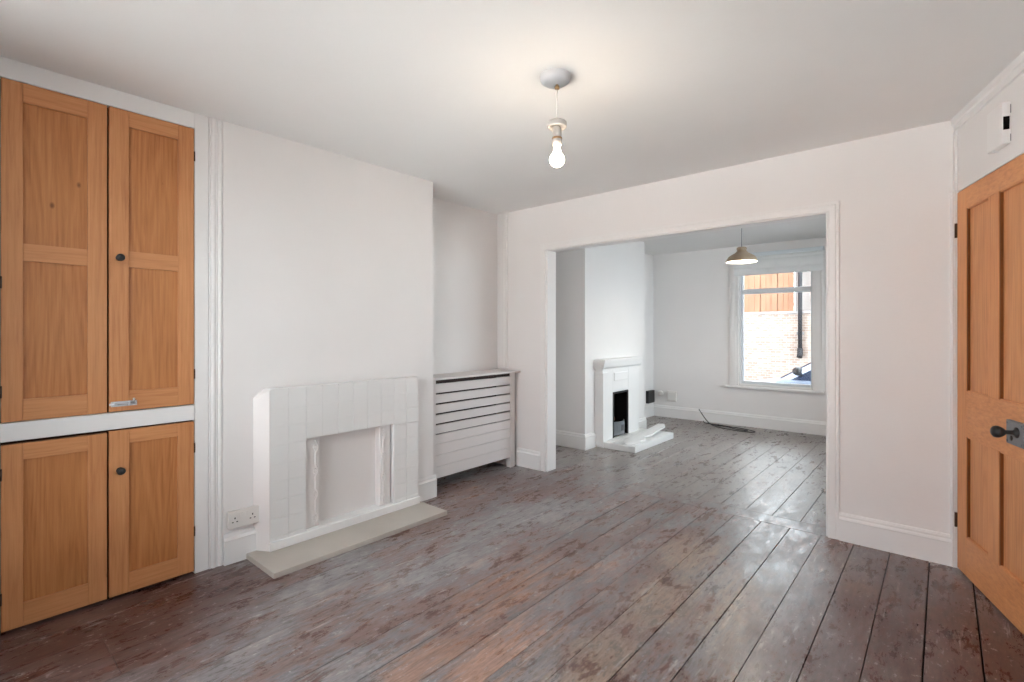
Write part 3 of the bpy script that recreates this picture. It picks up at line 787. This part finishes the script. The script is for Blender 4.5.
SXp, SYp = -1.51, 5.22
pd = thing('dome_pendant', (SXp, SYp, HC), 'taupe metal dome pendant lamp in front of the street window', 'light')
bm = new(); lathe(bm, (SXp, SYp, HC), [(.05,0),(.05,-.012),(.04,-.026),(0,-.03)], 28); obj('ceiling_rose', bm, M['rose'], pd)
bm = new(); tube(bm, [(SXp, SYp, HC-.028), (SXp, SYp, 2.085)], .0035, 8); obj('flex', bm, M['grey_iron'], pd)
bm = new()
op = [(.010,.150),(.034,.148),(.045,.142),(.047,.126),(.043,.122),(.044,.108),(.062,.090),(.095,.072),(.122,.052),(.138,.028),(.146,.004),(.147,0)]
inn = [(.143,0),(.142,.004),(.133,.028),(.117,.049),(.091,.067),(.058,.086),(.040,.102),(0,.104)]
z0 = 1.937
lathe(bm, (SXp, SYp, z0), [(0,.150)]+op, 40, 0); lathe(bm, (SXp, SYp, z0), [op[-1]]+inn, 40, 1)
obj('lamp_shade', bm, [M['shade'], M['shade_in']], pd)
bm = new(); lathe(bm, (SXp, SYp, z0+.05), [(.014,.05),(.016,.03)]+[(.03*math.sin(a), .03*math.cos(a)) for a in [PI*k/14 for k in range(4, 14)]]+[(0,-.03)], 20)
obj('bulb', bm, M['bulb2'], pd)

# ------------------------------------------------------------------ outside
M['road'] = paint('pale_asphalt', srgb(150, 149, 148), .9, .2, 30, .05, .2)
M['yard'] = paint('pale_paving', srgb(196, 197, 198), .9, .2, 10, .05, .2)  # kept pale so the unseen yard bounces light onto the ceilings
bm = new(); box(bm, -25, 25, YF+.15, 30, -.5, -.35)
struct('ground', bm, M['road'], 'pale street surface outside the window', 'street')
bm = new(); box(bm, -25, 25, -25, YB-.26, -.5, -.1); box(bm, 1.85, 25, YB-.26, YF+.14, -.5, -.1)
struct('yard_ground', bm, M['yard'], 'unseen yard behind the house, paved pale to bounce light indoors', 'yard')
def brick_mat():
    m = NT('pale_brick'); v = m.coord(); mp = m.mapping(v, (1,1,1), rot=(PI/2,0,0))
    b = m.node('ShaderNodeTexBrick'); m.link(mp, b.inputs['Vector']); b.inputs['Scale'].default_value = 4.4
    b.inputs['Color1'].default_value = (*srgb(160,142,130),1); b.inputs['Color2'].default_value = (*srgb(184,170,160),1); b.inputs['Mortar'].default_value = (*srgb(196,190,184),1)
    m.set(b.outputs[0], .9, 0, .1); return m.m
bm = new(); box(bm, -12, 9, -7.3, -7.0, -.1, 2.7); struct('low_sky_block_wall', bm, M['brick'], 'unseen brick wall added behind the yard to block low sky', 'wall')  # unseen wall, added to cut low sky light from the partition's upper part
bm = new(); box(bm, -14, 8, 13.0, 13.25, -.35, 1.66)
gw = thing('garden_wall', (-2.6, 13.1, -.35), 'pale brick wall with a stone coping across the street', 'wall')
obj('brickwork', bm, brick_mat(), gw)
bm = new(); box(bm, -14, 8, 12.96, 13.29, 1.66, 1.715, 0, .006); obj('coping', bm, paint('grey_coping', srgb(176,176,178), .8, .2, 30, .05), gw)
fn = thing('timber_fence', (-6, 13.1, 1.715), 'orange upright timber boards above the brick wall across the street', 'fence')
fm = paint('faded_orange_fence_timber', srgb(166,128,104), .8, .2, 40, .12, .2)
bm = new(); x = -9.0
while x < -2.72:
    w_ = random.uniform(.115, .135); q = 0 if int(x*97) % 2 else .03; box(bm, x, min(x+w_-.004, -2.63), 13.035+q, 13.06+q, 1.72, 2.95, 0, .003); x += w_
obj('fence_boards', bm, fm, fn)
bm = new(); box(bm, -9, -2.63, 13.095, 13.11, 1.72, 2.94); box(bm, -9, -2.63, 13.11, 13.14, 1.85, 1.93); box(bm, -9, -2.63, 13.11, 13.14, 2.7, 2.78); obj('fence_rail', bm, fm, fn)
bm = new(); box(bm, -2.62, 8, 13.16, 13.6, 1.715, 3.1)
struct('house_wall', bm, paint('pale_render', srgb(158,152,148), .9, .1, 20, .02, .1), 'pale rendered house wall across the street', 'house wall')
M['drain'] = paint('dark_drainpipe_iron', (.03, .03, .034), .5, .1, 40, .2, .3)
dp = thing('drainpipe', (-2.47, 12.90, .72), 'dark grey downpipe on the pale wall across the street', 'pipe')
bm = new(); tube(bm, [(-2.47, 12.90, .80), (-2.47, 12.90, 3.05)], .045, 12); obj('pipe', bm, M['drain'], dp)
bm = new(); tube(bm, [(-2.47, 12.90, .86), (-2.47, 12.90, .74), (-2.47, 12.84, .66)], .06, 12); obj('pipe_shoe', bm, M['drain'], dp)
for z in (1.2, 2.7):
    bm = new(); box(bm, -2.54, -2.40, 12.89, 13.158 if z > 1.7 else 12.955, z-.03, z+.03, 0, .004); obj('bracket', bm, M['grey_iron'], dp)

bm = new(); box(bm, -16, -9.5, YF+.4, 30, -.35, 13.0)
struct('street_shade_house', bm, M['brick'], 'unseen tall brick house added to keep sunlight off the street', 'house')  # unseen block, added to shade the street from direct sunlight
# parked car
car = thing('parked_car', (-1.0, 9.35, -.35), 'pale blue car parked in the street outside the window', 'car')
m = NT('pale_car_paint'); M['car'] = m.set(srgb(176, 188, 208), .25, .2, .5)
M['carglass'] = (lambda q: q.set(srgb(52, 62, 84), .05, 0, .8))(NT('tinted_car_glass'))
M['tyre'] = paint('tyre_rubber', (.02,.02,.02), .8, .2, 60, .1, .2)
def loft(bm, secs, mi=0):
    rings = [[bm.verts.new(p) for p in s_] for s_ in secs]; n = len(rings[0])
    for a, b in zip(rings, rings[1:]):
        for k in range(n):
            f = bm.faces.new((a[k], a[(k+1)%n], b[(k+1)%n], b[k])); f.smooth = True; f.material_index = mi
    bm.faces.new(rings[0][::-1]); bm.faces.new(rings[-1])
    bmesh.ops.recalc_face_normals(bm, faces=bm.faces)
CYc, CZ = 9.35, -.35
def sec(x, hw, zt, zb, crown=.03):
    pts = [(-hw*.96, zb), (-hw, zb+.12), (-hw, zt*.62), (-hw*.97, zt*.86), (-hw*.86, zt-.015), (-hw*.45, zt+crown*.8), (0, zt+crown), (hw*.45, zt+crown*.8), (hw*.86, zt-.015), (hw*.97, zt*.86), (hw, zt*.62), (hw, zb+.12), (hw*.96, zb)]
    return [(x, CYc+y, CZ+z) for y, z in pts]
bm = new()
loft(bm, [sec(-2.92,.55,.58,.28,.0), sec(-2.86,.72,.66,.22), sec(-2.65,.82,.74,.2), sec(-2.2,.86,.83,.2), sec(-1.8,.87,.90,.2), sec(-1.0,.87,.94,.2), sec(0,.87,.95,.2), sec(.6,.86,.95,.2), sec(.95,.78,.88,.25), sec(1.02,.65,.7,.3)])
obj('body', bm, M['car'], car)
bm = new()
def cab(x, hw0, z0, hw1, z1): return [(x, CYc-hw0, CZ+z0), (x, CYc-hw1, CZ+z1-.03), (x, CYc-hw1*.8, CZ+z1), (x, CYc, CZ+z1+.02), (x, CYc+hw1*.8, CZ+z1), (x, CYc+hw1, CZ+z1-.03), (x, CYc+hw0, CZ+z0)]
loft(bm, [cab(-1.86,.74,.88,.72,.92), cab(-1.5,.76,.9,.68,1.14), cab(-1.05,.78,.92,.62,1.40), cab(-.5,.78,.92,.61,1.47), cab(.2,.78,.92,.6,1.45), cab(.6,.76,.92,.6,1.36), cab(.92,.74,.9,.66,1.0)])
obj('cabin', bm, M['car'], car)
bm = new(); prism(bm, [(-1.80,CYc-.62,CZ+.965),(-1.80,CYc+.62,CZ+.965),(-1.10,CYc+.50,CZ+1.40),(-1.10,CYc-.50,CZ+1.40)], [(-1.78,CYc-.62,CZ+.93),(-1.78,CYc+.62,CZ+.93),(-1.08,CYc+.50,CZ+1.37),(-1.08,CYc-.50,CZ+1.37)])
obj('windscreen', bm, M['carglass'], car)
for s_ in (-1, 1):
    bm = new(); prism(bm, [(-1.62,CYc+s_*.785,CZ+.95),(.5,CYc+s_*.785,CZ+.95),(.4,CYc+s_*.655,CZ+1.33),(-.95,CYc+s_*.655,CZ+1.36)], [(-1.62,CYc+s_*.74,CZ+.95),(.5,CYc+s_*.74,CZ+.95),(.4,CYc+s_*.6,CZ+1.33),(-.95,CYc+s_*.6,CZ+1.36)])
    obj('side_window', bm, M['carglass'], car)
    bm = new(); lathe(bm, (-1.50, CYc+s_*.93, CZ+1.02), [(0,-.06),(.05,-.055),(.085,-.02),(.09,.02),(.08,.05),(0,.055)], 14, 0, M=Matrix(((0,0,1),(1.1,0,0),(0,.75,0)))); tube(bm, [(-1.48, CYc+s_*.78, CZ+.95), (-1.48, CYc+s_*.90, CZ+1.0)], .025, 8)
    tag(obj('door_mirror', bm, M['black_plastic'], car), 'black door mirror')
    for x in (-2.15, .35):
        bm = new(); lathe(bm, (x, CYc+s_*.80, CZ+.31), [(0,-.1),(.2,-.1),(.29,-.09),(.31,-.06),(.31,.06),(.29,.09),(.2,.1),(0,.1)], 24, 0, M=Matrix(((1,0,0),(0,0,1),(0,1,0))))
        obj('wheel', bm, M['tyre'], car)

for q in car.children:
    q.location.x -= .15; q.location.z -= .02 if q.name.startswith('door_mirror') else .10

# ------------------------------------------------------------------ sky light
SKY_FRONT, SKY_REAR, SKY_HIGH = 6.0, 5.8, 1.2
w = bpy.data.worlds.new('sky'); SC.world = w; w.use_nodes = True; nt = w.node_tree
bg = nt.nodes['Background']
tc = nt.nodes.new('ShaderNodeTexCoord'); sx = nt.nodes.new('ShaderNodeSeparateXYZ'); nt.links.new(tc.outputs['Generated'], sx.inputs[0])
mr = nt.nodes.new('ShaderNodeMapRange'); mr.interpolation_type = 'SMOOTHSTEP'
nt.links.new(sx.outputs['Y'], mr.inputs[0]); mr.inputs[1].default_value = .75; mr.inputs[2].default_value = -.1
mr.inputs[3].default_value = SKY_FRONT; mr.inputs[4].default_value = SKY_REAR
mz = nt.nodes.new('ShaderNodeMapRange'); mz.interpolation_type = 'SMOOTHSTEP'; nt.links.new(sx.outputs['Z'], mz.inputs[0])
mz.inputs[1].default_value = .92; mz.inputs[2].default_value = .80
mx = nt.nodes.new('ShaderNodeMix'); nt.links.new(mz.outputs[0], mx.inputs[0]); mx.inputs[2].default_value = SKY_HIGH; nt.links.new(mr.outputs[0], mx.inputs[3])
nt.links.new(mx.outputs[0], bg.inputs['Strength']); bg.inputs['Color'].default_value = (.83, .915, 1.0, 1)
sl = bpy.data.lights.new('yard_bounce_sun', 'SUN'); sl.energy = 37; sl.angle = .05; sl.color = (1, .99, .97)  # added lamp: the sunlit yard bounces its light onto the ceilings
so = bpy.data.objects.new('yard_bounce_sun', sl); COL.objects.link(so); so.location = (-20, 0, 30)
so.rotation_euler = Vector((.62, 0, -.78)).to_track_quat('-Z', 'Y').to_euler()
def portal(name, x0, x1, z0, z1, y, d):
    l = bpy.data.lights.new(name, 'AREA'); l.shape = 'RECTANGLE'; l.size = x1-x0; l.size_y = z1-z0; l.cycles.is_portal = True
    o = bpy.data.objects.new(name, l); COL.objects.link(o); o.location = ((x0+x1)/2, y, (z0+z1)/2); o.rotation_euler = (d*PI/2, 0, 0)
portal('rear_window_sky_portal', RX0, RX1, RZ0, RZ1, YB-.14, 1)
def portal_w():
    l = bpy.data.lights.new('side_fill_window_sky_portal', 'AREA'); l.shape = 'RECTANGLE'; l.size = T1-T0; l.size_y = TZ1-TZ0; l.cycles.is_portal = True
    o = bpy.data.objects.new('side_fill_window_sky_portal', l); COL.objects.link(o); o.location = W((T0+T1)/2, -.21, (TZ0+TZ1)/2)
    o.rotation_euler = DN.to_track_quat('-Z', 'Y').to_euler()
portal_w()
def portal_x():
    l = bpy.data.lights.new('far_fill_window_sky_portal', 'AREA'); l.shape = 'RECTANGLE'; l.size = HZ1-HZ0; l.size_y = HY1-HY0; l.cycles.is_portal = True
    o = bpy.data.objects.new('far_fill_window_sky_portal', l); COL.objects.link(o); o.location = (.31, (HY0+HY1)/2, (HZ0+HZ1)/2)
    o.rotation_euler = Vector((-1,0,0)).to_track_quat('-Z', 'Y').to_euler(); l.size, l.size_y = HY1-HY0, HZ1-HZ0
portal_x()
portal('street_window_sky_portal', WX0, WX1, WZ0, WZ1, YF+.14, -1)

# ------------------------------------------------------------------ camera
F, CYP, YAW = 496.7, 331.2, math.radians(40.95)
cd = bpy.data.cameras.new('camera'); co = bpy.data.objects.new('camera', cd); COL.objects.link(co); SC.camera = co
cd.sensor_fit = 'HORIZONTAL'; cd.sensor_width = 36; cd.lens = F*36/1024; cd.shift_y = (CYP-341)/1024; cd.clip_start = .02
co.location = (0, 0, 1.25); co.rotation_euler = (PI/2, 0, YAW)

vs = SC.view_settings; vs.view_transform = 'Standard'; vs.look = 'None'; vs.gamma = 1.0; vs.use_curve_mapping = False; vs.exposure = 0.76
SC.cycles.max_bounces = 12; SC.cycles.diffuse_bounces = 8; SC.cycles.glossy_bounces = 4; SC.cycles.transparent_max_bounces = 12
SC.cycles.sample_clamp_indirect = 8.0; SC.cycles.use_denoising = True
SC.cycles.caustics_reflective = False; SC.cycles.caustics_refractive = False
